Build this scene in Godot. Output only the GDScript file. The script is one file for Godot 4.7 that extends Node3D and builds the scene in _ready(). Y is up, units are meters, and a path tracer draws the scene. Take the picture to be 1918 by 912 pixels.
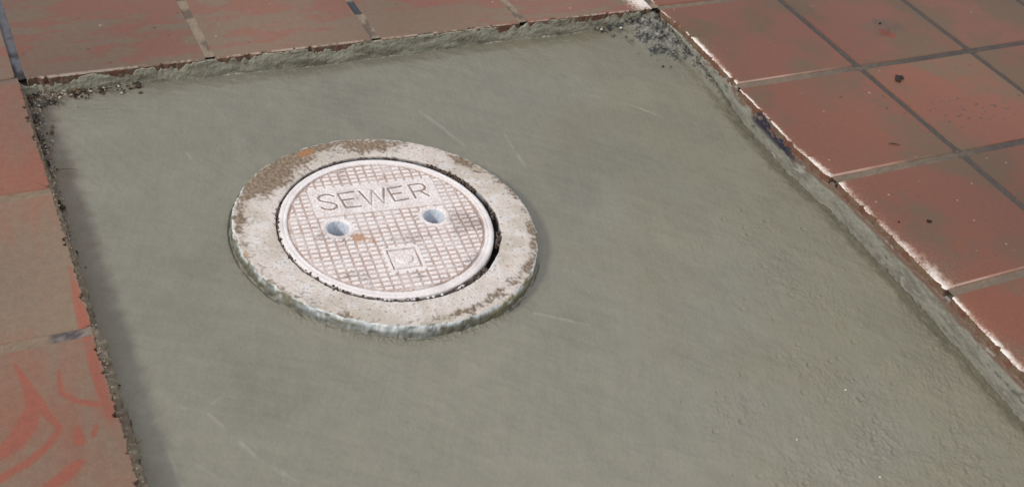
extends Node3D
# A sewer cover in its concrete collar, set in a freshly cemented cut-out of a terracotta tiled terrace.
# x runs along the cross joints, z towards the viewer, y = 0 is the top of the tiles.

const TX := 0.3
const TZ := 0.2913
const PIT_L := -1.2035
const PIT_F := 1.7478
const RING := Vector2(-0.761, 0.4738)
const OPEN := Vector2(-0.7602, 0.4757)
const COVER := Vector2(-0.7645, 0.476)
const RING_TOP := -0.012
const TEX_X := -1.8
const TEX_Z := -0.88
const TEX_W := 2048
const TEX_H := 1792
const PX := 3.05 / 2048.0

var rng := RandomNumberGenerator.new()
var used := {}
var n_low: FastNoiseLite
var n_mid: FastNoiseLite
var n_fine: FastNoiseLite
var n_streak: FastNoiseLite
var n_cell: FastNoiseLite
var n_grain: FastNoiseLite


func _ready() -> void:
	rng.seed = 71
	camera_and_light()
	n_low = noise(11, 5.0, 3)
	n_mid = noise(12, 28.0, 3)
	n_fine = noise(13, 130.0, 2)
	n_streak = noise(14, 1.0, 3)
	n_grain = noise(16, 260.0, 2)
	n_cell = noise(15, 120.0, 2)
	n_cell.noise_type = FastNoiseLite.TYPE_CELLULAR
	n_cell.cellular_return_type = FastNoiseLite.RETURN_DISTANCE
	build_ground()
	build_tiles()
	build_pit_walls()
	build_concrete()
	build_ring()
	build_cover()
	build_grit()
	build_debris()


func camera_and_light() -> void:
	var cam := Camera3D.new()
	cam.name = "camera"
	cam.fov = 23.609
	cam.near = 0.05
	cam.far = 200.0
	cam.transform = Transform3D(Basis(Vector3(0.88842, 0.14965, 0.43394), Vector3(0.18022, 0.75573, -0.62959), Vector3(-0.42217, 0.63755, 0.64444)).orthonormalized(), Vector3(-1.333, 1.0928, 1.6843))
	add_child(cam)
	var sky_mat := ProceduralSkyMaterial.new()
	sky_mat.sky_top_color = Color(0.895, 0.905, 0.93)
	sky_mat.sky_horizon_color = Color(0.56, 0.565, 0.575)
	sky_mat.sky_curve = 0.6
	sky_mat.ground_bottom_color = Color(0.5, 0.48, 0.45)
	sky_mat.ground_horizon_color = Color(0.7, 0.7, 0.69)
	sky_mat.sun_angle_max = 1.0
	var sky := Sky.new()
	sky.sky_material = sky_mat
	var env := Environment.new()
	env.background_mode = Environment.BG_SKY
	env.sky = sky
	env.background_energy_multiplier = 1.0
	env.tonemap_mode = Environment.TONE_MAPPER_LINEAR
	env.tonemap_exposure = 1.23
	env.sdfgi_enabled = true
	env.ssao_enabled = true
	env.ssil_enabled = true
	var we := WorldEnvironment.new()
	we.name = "world_environment"
	we.environment = env
	add_child(we)
	var sun := DirectionalLight3D.new()
	sun.name = "sun"
	sun.light_energy = 0.5
	sun.light_color = Color(1.0, 0.975, 0.93)
	sun.light_angular_distance = 10.0
	sun.shadow_enabled = true
	sun.look_at_from_position(Vector3(-1.0, 0.72, 0.12), Vector3.ZERO)
	add_child(sun)


# ---------------------------------------------------------------- helpers

func noise(sd: int, freq: float, octaves := 3) -> FastNoiseLite:
	var n := FastNoiseLite.new()
	n.seed = sd
	n.noise_type = FastNoiseLite.TYPE_SIMPLEX_SMOOTH
	n.frequency = freq
	n.fractal_octaves = octaves
	return n


func numbered(called: String) -> String:
	var k: int = used.get(called, 0)
	used[called] = k + 1
	return called if k == 0 else "%s_%03d" % [called, k]


func lin(r: float, g: float, b: float) -> Color:
	return Color(r, g, b).srgb_to_linear()


func mat(rough: float, spec := 0.5, vc := true) -> StandardMaterial3D:
	var m := StandardMaterial3D.new()
	m.roughness = rough
	m.metallic_specular = spec
	m.vertex_color_use_as_albedo = vc
	return m


func relief(m: StandardMaterial3D, freq: float, tile_metres: float, depth_cm: float, sd: int, octaves := 4) -> void:
	# a seamless fine grain that repeats every tile_metres
	var n := noise(sd, freq / 512.0, octaves)
	var im := n.get_seamless_image(512, 512)
	m.heightmap_enabled = true
	m.heightmap_texture = ImageTexture.create_from_image(im)
	m.heightmap_scale = depth_cm
	m.uv1_triplanar = true
	m.uv1_world_triplanar = true
	m.uv1_scale = Vector3.ONE / tile_metres


func mesh_of(v: PackedVector3Array, c: PackedColorArray, idx: PackedInt32Array, uv := PackedVector2Array(), n := PackedVector3Array()) -> ArrayMesh:
	var a := []
	a.resize(Mesh.ARRAY_MAX)
	a[Mesh.ARRAY_VERTEX] = v
	a[Mesh.ARRAY_NORMAL] = n if n.size() else normals_of(v, idx)
	if c.size():
		a[Mesh.ARRAY_COLOR] = c
	if uv.size():
		a[Mesh.ARRAY_TEX_UV] = uv
	a[Mesh.ARRAY_INDEX] = idx
	var m := ArrayMesh.new()
	m.add_surface_from_arrays(Mesh.PRIMITIVE_TRIANGLES, a, [], {}, 0)
	return m


func normals_of(v: PackedVector3Array, idx: PackedInt32Array) -> PackedVector3Array:
	var n := PackedVector3Array()
	n.resize(v.size())
	for t in range(0, idx.size(), 3):
		var a := idx[t]
		var b := idx[t + 1]
		var c := idx[t + 2]
		var f := (v[c] - v[a]).cross(v[b] - v[a])
		n[a] += f
		n[b] += f
		n[c] += f
	for i in n.size():
		n[i] = n[i].normalized()
	return n


func put(called: String, m: Mesh, material: Material, parent: Node = self) -> MeshInstance3D:
	var o := MeshInstance3D.new()
	o.name = numbered(called) if parent == self else called
	o.mesh = m
	if material:
		o.material_override = material
	parent.add_child(o, true)
	return o


func structure(o: Node) -> void:
	o.set_meta("kind", "structure")


func tag(o: Node, label: String, category: String, group := "") -> void:
	o.set_meta("label", label)
	o.set_meta("category", category)
	if group:
		o.set_meta("group", group)


func along(pts: Array, t: float) -> float:
	# piecewise linear through [t, value] pairs
	if t <= pts[0][0]:
		return pts[0][1]
	for i in range(1, pts.size()):
		if t <= pts[i][0]:
			return lerpf(pts[i - 1][1], pts[i][1], (t - pts[i - 1][0]) / (pts[i][0] - pts[i - 1][0]))
	return pts[-1][1]


func seg_dist(p: Vector2, a: Vector2, b: Vector2) -> float:
	return p.distance_to(Geometry2D.get_closest_point_to_segment(p, a, b))


func line_dist(p: Vector2, pts: Array) -> float:
	var d := 9.0
	for i in pts.size() - 1:
		d = minf(d, seg_dist(p, pts[i], pts[i + 1]))
	return d


# ---------------------------------------------------------------- where the cut-out's edges run

func edge_right(z: float) -> float:
	var wob := n_mid.get_noise_2d(z * 3.0, 7.7) * 0.0016 + n_fine.get_noise_2d(z, 3.1) * 0.0012
	return wob + along([[-0.01, 0.004], [0.1, 0.012], [0.281, 0.007], [0.296, 0.001], [0.343, 0.001], [0.485, -0.006], [0.518, -0.003], [0.578, -0.002], [0.586, 0.006], [0.865, 0.0], [0.885, -0.002], [1.046, -0.013], [1.16, -0.012], [1.17, -0.004], [1.75, -0.006]], z)


func edge_left(z: float) -> float:
	return PIT_L + n_mid.get_noise_2d(z * 2.0, 31.7) * 0.002 + n_fine.get_noise_2d(z, 93.1) * 0.0018


func edge_back(x: float) -> float:
	return along([[-1.2, 0.002], [-0.9, 0.001], [-0.6, 0.001], [-0.3, -0.002], [0.0, 0.001]], x) + n_mid.get_noise_2d(x * 2.5, 51.7) * 0.0015 + n_fine.get_noise_2d(x, 13.1) * 0.001


func pit_floor(x: float, z: float) -> float:
	var u := clampf(-x / 1.2, 0.0, 1.0)
	var v := clampf(z / 1.1, 0.0, 1.2)
	return lerpf(lerpf(-0.030, -0.046, v), lerpf(-0.029, -0.038, v), u)


# ---------------------------------------------------------------- ground

func build_ground() -> void:
	# the screed that the tiles lie on, open where the terrace has been cut out, out to the horizon
	var m := mat(0.85, 0.4, false)
	m.albedo_color = Color(0.47, 0.44, 0.41)
	relief(m, 14.0, 0.4, 0.25, 40)
	var v := PackedVector3Array()
	var idx := PackedInt32Array()
	var xs := [-60.0, PIT_L - 0.004, 0.012, 60.0]
	var zs := [-60.0, -0.004, PIT_F + 0.004, 60.0]
	for i in 4:
		for j in 4:
			v.append(Vector3(xs[i], -0.0165, zs[j]))
	for i in 3:
		for j in 3:
			if i == 1 and j == 1:
				continue
			var a := i * 4 + j
			idx.append_array([a, a + 4, a + 1, a + 1, a + 4, a + 5])
	structure(put("ground", mesh_of(v, PackedColorArray(), idx), m))


# ---------------------------------------------------------------- terrace tiles

func floor_maps() -> Array:
	# colour, roughness and fine relief of the tile faces: bare red clay, dried cement haze, wiped strokes, white bloom
	var na := noise(21, 0.0046, 4)
	na.domain_warp_enabled = true
	na.domain_warp_amplitude = 90.0
	na.domain_warp_frequency = 0.006
	var nb := noise(22, 0.012, 3)
	var nc := noise(23, 0.32, 2)
	var nd := noise(24, 0.002, 2)
	var ne := noise(25, 0.09, 3)
	var a := na.get_image(TEX_W, TEX_H, false, false, false).get_data()
	var b := nb.get_image(TEX_W, TEX_H, false, false, false).get_data()
	var g := nc.get_image(TEX_W, TEX_H, false, false, false).get_data()
	var d := nd.get_image(TEX_W, TEX_H, false, false, false).get_data()
	var e := ne.get_image(TEX_W, TEX_H, false, false, false).get_data()
	# strokes where the haze was wiped off, and where a finger of it was left
	var wipe := PackedFloat32Array()
	wipe.resize(TEX_W * TEX_H)
	var strokes := [
		[[-1.3, 0.612, 0.002], [-1.292, 0.65, 0.006], [-1.291, 0.69, 0.009], [-1.304, 0.715, 0.014], [-1.318, 0.735, 0.013], [-1.345, 0.752, 0.009]],
		[[-1.289, 0.66, 0.006], [-1.280, 0.698, 0.006], [-1.269, 0.728, 0.004]],
		[[-1.268, 0.728, 0.004], [-1.285, 0.75, 0.005], [-1.31, 0.768, 0.006], [-1.345, 0.782, 0.007]],
		[[-1.250, 0.735, 0.006], [-1.252, 0.757, 0.008]],
		[[-1.258, 0.785, 0.007], [-1.272, 0.797, 0.009], [-1.3, 0.812, 0.006]],
		[[-1.209, 0.458, 0.002], [-1.211, 0.52, 0.007], [-1.212, 0.582, 0.008], [-1.214, 0.656, 0.008], [-1.212, 0.73, 0.006]],
		[[-1.254, 0.638, 0.002], [-1.258, 0.674, 0.0035], [-1.243, 0.694, 0.004], [-1.222, 0.706, 0.006]],
		[[-1.23, 0.738, 0.004], [-1.236, 0.752, 0.004]],
	]
	for s in strokes:
		for k in s.size() - 1:
			var steps := int(Vector2(s[k][0], s[k][1]).distance_to(Vector2(s[k + 1][0], s[k + 1][1])) / 0.0015) + 1
			for q in steps:
				var t := float(q) / steps
				blot(wipe, lerpf(s[k][0], s[k + 1][0], t), lerpf(s[k][1], s[k + 1][1], t), lerpf(s[k][2], s[k + 1][2], t))
	var white := [[-0.02, 0.002], [0.115, 0.002], [0.125, 0.009], [0.2, 0.008], [0.28, 0.005], [0.3, 0.002], [0.34, 0.003], [0.48, 0.004], [0.5, 0.006], [0.515, 0.003], [0.52, 0.009], [0.57, 0.014], [0.582, 0.003], [0.59, 0.012], [0.65, 0.009], [0.75, 0.012], [0.82, 0.020], [0.866, 0.018], [0.872, 0.004], [0.885, 0.006], [0.95, 0.008], [1.04, 0.012], [1.15, 0.014], [1.3, 0.012], [1.75, 0.01]]
	var col := PackedByteArray()
	col.resize(TEX_W * TEX_H * 3)
	var rgh := PackedByteArray()
	rgh.resize(TEX_W * TEX_H)
	var hgt := PackedByteArray()
	hgt.resize(TEX_W * TEX_H)
	for j in TEX_H:
		var z := TEX_Z + (j + 0.5) * PX
		var er := edge_right(z)
		var wr := along(white, z) * 0.85
		for i in TEX_W:
			var x := TEX_X + (i + 0.5) * PX
			if z > 0.02 and x > PIT_L + 0.02 and x < -0.03:
				continue
			var k := j * TEX_W + i
			var va := a[k] / 255.0
			var vb := b[k] / 255.0
			var vg := g[k] / 255.0 - 0.5
			var vd := d[k] / 255.0
			var ve := e[k] / 255.0
			var sx := a[(j * 2 % TEX_H) * TEX_W + i] / 255.0      # drawn out along x
			var sz := b[j * TEX_W + (i * 3 % TEX_W)] / 255.0      # drawn out along z
			var sx2 := b[(j * 3 % TEX_H) * TEX_W + i] / 255.0
			var own := n_low.get_noise_2d(floor(x / TX) * 1.7, floor(z / TZ) * 2.3)
			var haze := 0.0
			var dust_glint := 0.0
			var rr := 0.455
			var rg := 0.258
			var rb := 0.174
			var hr := 0.585
			var hg := 0.51
			var hb := 0.44
			if z < 0.004 and x < 0.0:
				var w := 0.405 - 0.05 * smoothstep(-0.5, 0.0, x) + 0.34 * smoothstep(-0.07, -0.005, z) * smoothstep(-0.1, -0.6, x) + 0.12 * smoothstep(-0.95, -0.5, x) * smoothstep(-0.2, -0.5, x)
				haze = smoothstep(0.30, 0.60, w + (sx - 0.5) * 0.9 + (sx2 - 0.5) * 0.95 + (ve - 0.5) * 0.12 + own * 0.15)
				haze = lerpf(0.22 + 0.5 * (vd - 0.5) + 0.3 * (va - 0.5), 0.9, haze * (0.75 + 0.5 * (va - 0.3)))
				dust_glint = maxf(dust_glint, 0.34 * smoothstep(-0.0042, -0.0022, z) * smoothstep(0.35, 0.6, vb + (ve - 0.5)))
				hr = 0.45
				hg = 0.398
				hb = 0.332
				rr = 0.50
				rg = 0.295
				rb = 0.23
			elif x < PIT_L + 0.02:
				var w2 := 0.50 if z < 0.286 else (0.88 if z < 0.582 else 0.74)
				haze = clampf(w2 + (va - 0.5) * 0.7 + (sz - 0.5) * 0.5 + (ve - 0.5) * 0.15, 0.25, 0.97)
				haze *= 1.0 - 0.92 * smoothstep(0.12, 0.85, wipe[k] * (0.35 + 1.1 * vb) + (ve - 0.5) * 0.6 * wipe[k])
				hr = 0.495
				hg = 0.425
				hb = 0.352
				rr = 0.575
				rg = 0.315
				rb = 0.235
			else:
				var w3 := 0.35 + 0.3 * smoothstep(0.1, 0.6, x) * smoothstep(0.5, -0.1, z) + 0.1 * smoothstep(0.5, 0.9, x)
				haze = smoothstep(0.22, 0.8, w3 + (va - 0.5) * 1.25 + (vb - 0.5) * 0.6)
				haze = clampf(haze, 0.02, 0.85)
				hr = 0.39
				hg = 0.32
				hb = 0.25
				var dw := x - er
				if dw > -0.03 and z > -0.03:
					var reach := wr * (0.55 + 1.0 * ve)
					dust_glint = clampf(1.25 - dw / maxf(reach, 0.0005) * 0.8, 0.0, 1.0) * clampf(0.45 + 2.4 * (vb - 0.3) + vg, 0.1, 1.0)
					dust_glint = maxf(dust_glint, 0.42 * exp(-dw / (wr * 1.7)) * clampf(0.35 + vg * 3.0, 0.0, 1.0))
					if wr > 0.016:
						dust_glint *= 0.95
				var ju := z - roundf(z / TZ) * TZ
				if ju > -0.0135 and ju < -0.0078 and z > 0.1:
					dust_glint = maxf(dust_glint, 0.5 * smoothstep(0.3, 0.0, x + 0.25 * (vb - 0.5)) * smoothstep(-0.0130, -0.0110, ju))  # cement film that also paints a bevel highlight along the cross joints
			# a splash of white at the corner of the cut-out
			var cd := Vector2(x + 0.018, (z + 0.028) * 0.8).length()
			if cd < 0.05 and x < 0.01 and z < 0.0:
				dust_glint = maxf(dust_glint, clampf(1.5 - cd / 0.024 + vg * 2.0, 0.0, 0.9))
			var tone := 1.0 + vg * 0.13 + (vd - 0.5) * 0.25 + (ve - 0.5) * 0.09 + own * 0.14
			var cr := lerpf(rr, hr, haze) * tone
			var cg := lerpf(rg, hg, haze) * tone
			var cb := lerpf(rb, hb, haze) * tone
			cr = lerpf(cr, 0.93, dust_glint)
			cg = lerpf(cg, 0.90, dust_glint)
			cb = lerpf(cb, 0.87, dust_glint)
			col[k * 3] = clampi(int(cr * 255.0), 0, 255)
			col[k * 3 + 1] = clampi(int(cg * 255.0), 0, 255)
			col[k * 3 + 2] = clampi(int(cb * 255.0), 0, 255)
			rgh[k] = clampi(int((0.33 + 0.32 * haze + 0.35 * dust_glint + vg * 0.15 + (ve - 0.5) * 0.15) * 255.0), 60, 255)
			hgt[k] = clampi(int((0.35 + 0.25 * haze + 0.35 * dust_glint + vg * 0.2 + (ve - 0.5) * 0.3) * 255.0), 0, 255)
	# spots: splashes of pale cement, dark crumbs pressed flat, oily marks
	for q in 520:
		var x := rng.randf_range(-1.5, 1.1)
		var z := rng.randf_range(-0.5, 1.3)
		var r := rng.randf_range(0.0007, 0.0022)
		if rng.randf() < 0.5:
			spot(col, x, z, r, Color(0.78, 0.73, 0.67), 0.7)
		else:
			spot(col, x, z, r * 1.1, Color(0.2, 0.15, 0.13), 0.75)
	for q in 70:   # sprinkled dirt on the third tile row to the right
		var x := 0.42 + rng.randfn() * 0.09
		var z := 0.47 + rng.randfn() * 0.03 + (x - 0.42) * 0.25
		spot(col, x, z, rng.randf_range(0.0008, 0.003), Color(0.2, 0.17, 0.15), 0.7)
	for s in [[0.452, 0.19, 0.016, 0.5, 0.2, 0.13, 0.75], [0.462, 0.205, 0.008, 0.62, 0.24, 0.15, 0.8], [0.467, 0.155, 0.02, 0.33, 0.27, 0.22, 0.55], [0.49, 0.165, 0.03, 0.35, 0.3, 0.25, 0.4], [0.43, 0.165, 0.025, 0.38, 0.33, 0.28, 0.4]]:
		spot(col, s[0], s[1], s[2], Color(s[3] * 0.86, s[4] * 0.86, s[5] * 0.86), s[6])
	return [ImageTexture.create_from_image(Image.create_from_data(TEX_W, TEX_H, false, Image.FORMAT_RGB8, col)),
		ImageTexture.create_from_image(Image.create_from_data(TEX_W, TEX_H, false, Image.FORMAT_L8, rgh)),
		ImageTexture.create_from_image(Image.create_from_data(TEX_W, TEX_H, false, Image.FORMAT_L8, hgt))]


func blot(f: PackedFloat32Array, x: float, z: float, r: float) -> void:
	var reach := r * 1.5
	for j in range(maxi(0, int((z - reach - TEX_Z) / PX)), mini(TEX_H, int((z + reach - TEX_Z) / PX) + 1)):
		for i in range(maxi(0, int((x - reach - TEX_X) / PX)), mini(TEX_W, int((x + reach - TEX_X) / PX) + 1)):
			var dd := Vector2(TEX_X + (i + 0.5) * PX - x, TEX_Z + (j + 0.5) * PX - z).length() / r
			f[j * TEX_W + i] = maxf(f[j * TEX_W + i], smoothstep(1.5, 0.3, dd))


func spot(col: PackedByteArray, x: float, z: float, r: float, c: Color, alpha: float) -> void:
	var reach := r * 2.2
	for j in range(maxi(0, int((z - reach - TEX_Z) / PX)), mini(TEX_H, int((z + reach - TEX_Z) / PX) + 1)):
		for i in range(maxi(0, int((x - reach - TEX_X) / PX)), mini(TEX_W, int((x + reach - TEX_X) / PX) + 1)):
			var px := TEX_X + (i + 0.5) * PX
			var pz := TEX_Z + (j + 0.5) * PX
			var dd := Vector2(px - x, pz - z).length() / r * (1.0 + 0.6 * n_mid.get_noise_2d(px * 2.0, pz * 2.0))
			var s := alpha * smoothstep(1.3, 0.4, dd)
			var k := (j * TEX_W + i) * 3
			col[k] = int(lerpf(col[k], c.r * 255.0, s))
			col[k + 1] = int(lerpf(col[k + 1], c.g * 255.0, s))
			col[k + 2] = int(lerpf(col[k + 2], c.b * 255.0, s))


func build_tiles() -> void:
	var root := Node3D.new()
	root.name = "tiled_floor"
	add_child(root)
	structure(root)
	var maps := floor_maps()
	var face := mat(1.0, 0.5, false)
	face.albedo_texture = maps[0]
	face.roughness_texture = maps[1]
	face.heightmap_enabled = true
	face.heightmap_texture = maps[2]
	face.heightmap_scale = 0.045
	face.texture_repeat = false
	var side := mat(0.85, 0.4)
	relief(side, 20.0, 0.12, 0.12, 41)
	var j := 0.0076
	for c in range(-6, 4):
		for r in range(-3, 6):
			if c >= -4 and c < 0 and r >= 0:
				continue
			put("tile", tile_mesh(c, r, j, face, side), null, root)
	# joints: one run of grout between each pair of tiles
	var gm := mat(0.8, 0.4)
	relief(gm, 16.0, 0.08, 0.07, 42)
	for c in range(-5, 4):
		for r in range(-3, 6):
			var inside := r >= 0 and c > -4 and c <= 0
			if not inside or c == -99:
				if not (r >= 0 and c == -4):
					grout(root, gm, c * TX, r * TZ, false, r)
	for r in range(-2, 6):
		for c in range(-6, 4):
			if r >= 0 and c >= -4 and c < 0:
				continue
			grout(root, gm, c * TX, r * TZ, true, c)


func tile_mesh(c: int, r: int, j: float, face: Material, side: Material) -> ArrayMesh:
	var x0 := c * TX + j
	var x1 := (c + 1) * TX - j
	var z0 := r * TZ + j
	var z1 := (r + 1) * TZ - j
	var cut_l := c == 0 and r >= 0        # its left side is the cut-out's right edge
	var cut_r := c == -5 and r >= 0
	var cut_f := r == -1 and c >= -4 and c < 0
	var pts: Array[Vector2] = []
	var out: Array[Vector2] = []
	var cut: Array[bool] = []
	var plain: Array[Vector2] = []
	var corner := 0.0012
	for s in 4:                            # clockwise seen from above: back, right, front, left
		var fine: bool = [false, cut_r, cut_f, cut_l][s]
		var n := 110 if fine else 8
		var from: Vector2 = [Vector2(x0, z0), Vector2(x1, z0), Vector2(x1, z1), Vector2(x0, z1)][s]
		var to: Vector2 = [Vector2(x1, z0), Vector2(x1, z1), Vector2(x0, z1), Vector2(x0, z0)][s]
		var nrm: Vector2 = [Vector2(0, -1), Vector2(1, 0), Vector2(0, 1), Vector2(-1, 0)][s]
		for k in n:
			var t := float(k) / n
			if not fine:
				t = 0.5 - 0.5 * cos(PI * t)
			var p := from.lerp(to, t)
			plain.append(p)
			if fine:
				if cut_l:
					p.x = edge_right(p.y)
				elif cut_r:
					p.x = edge_left(p.y)
				else:
					p.y = edge_back(p.x)
				# chips broken out by the saw
				var ch := n_mid.get_noise_2d(p.x * 1.3 + 4.0, p.y * 1.3) - 0.22
				if ch > 0.0:
					p -= nrm * minf(ch * 0.022, 0.005)
			else:
				p += nrm * n_mid.get_noise_2d(p.x * 0.8, p.y * 0.8 + 9.0) * 0.0008
				if k == 0:
					p -= (nrm + Vector2(nrm.y, -nrm.x)) * corner
			pts.append(p)
			out.append(nrm + Vector2(nrm.y, -nrm.x) if k == 0 else nrm)
			cut.append(fine)
	var centre := Vector2((x0 + x1) / 2, (z0 + z1) / 2)
	var lift := n_low.get_noise_2d(c * 3.1, r * 2.7) * 0.0006
	var tip := Vector2(n_low.get_noise_2d(c * 5.0, r), n_low.get_noise_2d(c, r * 5.0 + 3.0)) * 0.004
	var n := pts.size()
	var v := PackedVector3Array()
	var nr := PackedVector3Array()
	var uv := PackedVector2Array()
	var idx := PackedInt32Array()
	var bev := 0.0022
	for ring in 3:                         # inner top, bevel top, edge
		for k in n:
			var p := pts[k]
			var q: Vector2 = p if ring else centre + (plain[k] - centre) * 0.88
			if ring == 1:
				q -= out[k] * bev * (0.75 + 0.4 * n_mid.get_noise_2d(p.x * 4, p.y * 4))
			var y: float = lift + tip.dot(q - centre) - (0.0017 if ring == 2 else 0.0)
			v.append(Vector3(q.x, y, q.y))
			uv.append(Vector2((q.x - TEX_X) / (TEX_W * PX), (q.y - TEX_Z) / (TEX_H * PX)))
			nr.append(Vector3(0, 1, 0) if ring < 2 else Vector3(out[k].x, 1.0, out[k].y).normalized())
	v.append(Vector3(centre.x, lift, centre.y))
	uv.append(Vector2((centre.x - TEX_X) / (TEX_W * PX), (centre.y - TEX_Z) / (TEX_H * PX)))
	nr.append(Vector3.UP)
	for k in n:
		var l := (k + 1) % n
		idx.append_array([3 * n, k, l])
		for ring in 2:
			var a := ring * n
			idx.append_array([a + k, a + n + k, a + l, a + l, a + n + k, a + n + l])
	var m := mesh_of(v, PackedColorArray(), idx, uv, nr)
	var w := PackedVector3Array()
	var wc := PackedColorArray()
	var wi := PackedInt32Array()
	for ring in 4:
		for k in n:
			var y := v[2 * n + k].y + [0.0, -0.004, -0.009, -0.0145][ring] as float
			var p := pts[k]
			if cut[k] and ring:
				p += out[k] * n_fine.get_noise_3d(p.x, y * 3.0, p.y) * 0.0012
			w.append(Vector3(p.x, y, p.y))
			var red := lin(0.46, 0.315, 0.265)
			var t := smoothstep(-0.25, 0.2, n_mid.get_noise_3d(p.x * 1.2, y * 3.0, p.y * 1.2))
			if not cut[k]:
				wc.append(red.lerp(lin(0.6, 0.55, 0.48), 0.45 + 0.4 * t))
			else:
				wc.append(red.lerp(lin(0.47, 0.41, 0.345), t * 0.85) * (1.0 + 0.25 * n_fine.get_noise_3d(p.x, y, p.y)))
	for ring in 3:
		for k in n:
			var l := (k + 1) % n
			var a := ring * n
			wi.append_array([a + k, a + n + k, a + l, a + l, a + n + k, a + n + l])
	var a2 := []
	a2.resize(Mesh.ARRAY_MAX)
	a2[Mesh.ARRAY_VERTEX] = w
	a2[Mesh.ARRAY_NORMAL] = normals_of(w, wi)
	a2[Mesh.ARRAY_COLOR] = wc
	a2[Mesh.ARRAY_INDEX] = wi
	m.add_surface_from_arrays(Mesh.PRIMITIVE_TRIANGLES, a2, [], {}, 0)
	m.surface_set_material(0, face)
	m.surface_set_material(1, side)
	return m


func grout(root: Node, gm: Material, x: float, z: float, across: bool, _i: int) -> void:
	# a strip from (x, z) one tile long, a little hollow, its level and colour as the photo has them there
	var len := TX if across else TZ
	var half := 0.0096
	var from := -0.006 if across else 0.0055
	var to := len + 0.006 if across else len - 0.0055
	if across and absf(z) < 0.01 and x > PIT_L - 0.31 and x < PIT_L:
		to = len - 0.004
	if across and z > -0.01 and absf(x) < 0.01:
		from = 0.006
	if across and z > 0.01 and absf(x + 5 * TX) < 0.01:
		to = len - 0.0045
	if not across and absf(x) < 0.01 and absf(z + TZ) < 0.01:
		to = len - 0.002
	var n := 40
	var v := PackedVector3Array()
	var c := PackedColorArray()
	var idx := PackedInt32Array()
	for k in n + 1:
		var t := lerpf(from, to, float(k) / n)
		for s in 5:
			var o := (s - 2) / 2.0 * half
			var p := Vector2(x + t, z + o) if across else Vector2(x + o, z + t)
			var y := -0.0014
			var dark := lin(0.305, 0.275, 0.26)
			var tan_ := lin(0.47, 0.41, 0.355)
			var col := dark
			var nn := n_mid.get_noise_2d(p.x * 0.7, p.y * 0.7)
			if x > -0.05 and z > -0.05:            # right terrace: cross joints sandy near the cut-out
				col = dark.lerp(tan_, smoothstep(0.5, 0.05, p.x) * 0.95 + 0.15 * nn) if across else dark
			elif z < 0.0 and x > PIT_L + 0.1 and not across:      # back row: smeared over with cement, dark in places
				var f := smoothstep(-0.05, 0.2, nn)
				y = lerpf(-0.0008, -0.002, f)
				col = lin(0.53, 0.47, 0.41).lerp(lin(0.4, 0.35, 0.31), f)
				if absf(x + 0.6) < 0.01 and p.y < -0.09 and p.y > -0.14:
					col = lin(0.25, 0.26, 0.29)
					y = -0.0032
				if x > -0.35:
					y = -0.0012
			elif x < PIT_L + 0.05 and across and z > 0.01:   # left column: filled to the brim
				y = -0.0009
				col = lin(0.51, 0.44, 0.37)
				var chunk := absf(z - 2 * TZ) < 0.01 and (absf(p.x + 1.223) < 0.012 or absf(p.x + 1.246) < 0.006)
				if chunk:
					col = lin(0.33, 0.30, 0.31).lerp(lin(0.5, 0.45, 0.42), smoothstep(-0.1, 0.4, n_fine.get_noise_2d(p.x, p.y)))
					y = -0.0016
			elif absf(x + 4 * TX) < 0.01 and not across and z < 0.0:
				col = lin(0.36, 0.36, 0.38).lerp(lin(0.2, 0.19, 0.2), smoothstep(0.0, 0.4, nn + smoothstep(-0.1, 0.0, p.y) * 0.5))
				y = -0.003
			elif across and absf(z) < 0.01:
				col = lin(0.45, 0.38, 0.34)
				y = -0.0022
			y += -0.0007 * (1.0 - pow(absf(o) / half, 2.0)) + nn * 0.0006 + n_fine.get_noise_2d(p.x, p.y) * 0.0004
			if across:
				y -= 0.0004
			v.append(Vector3(p.x, y, p.y))
			c.append(col * (1.0 + 0.25 * n_fine.get_noise_2d(p.x * 1.3, p.y * 1.3)))
	for k in n:
		for s in 4:
			var a := k * 5 + s
			if across:
				idx.append_array([a, a + 5, a + 1, a + 1, a + 5, a + 6])
			else:
				idx.append_array([a, a + 1, a + 5, a + 5, a + 1, a + 6])
	put("grout_joint", mesh_of(v, c, idx), gm, root)


# ---------------------------------------------------------------- the sides of the cut-out

func build_pit_walls() -> void:
	var root := Node3D.new()
	root.name = "mortar_bed"
	add_child(root)
	structure(root)
	var m := mat(0.75, 0.5)
	relief(m, 18.0, 0.1, 0.08, 43)
	for s in 4:
		put("cut_side", wall_mesh(s), m, root)


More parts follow.
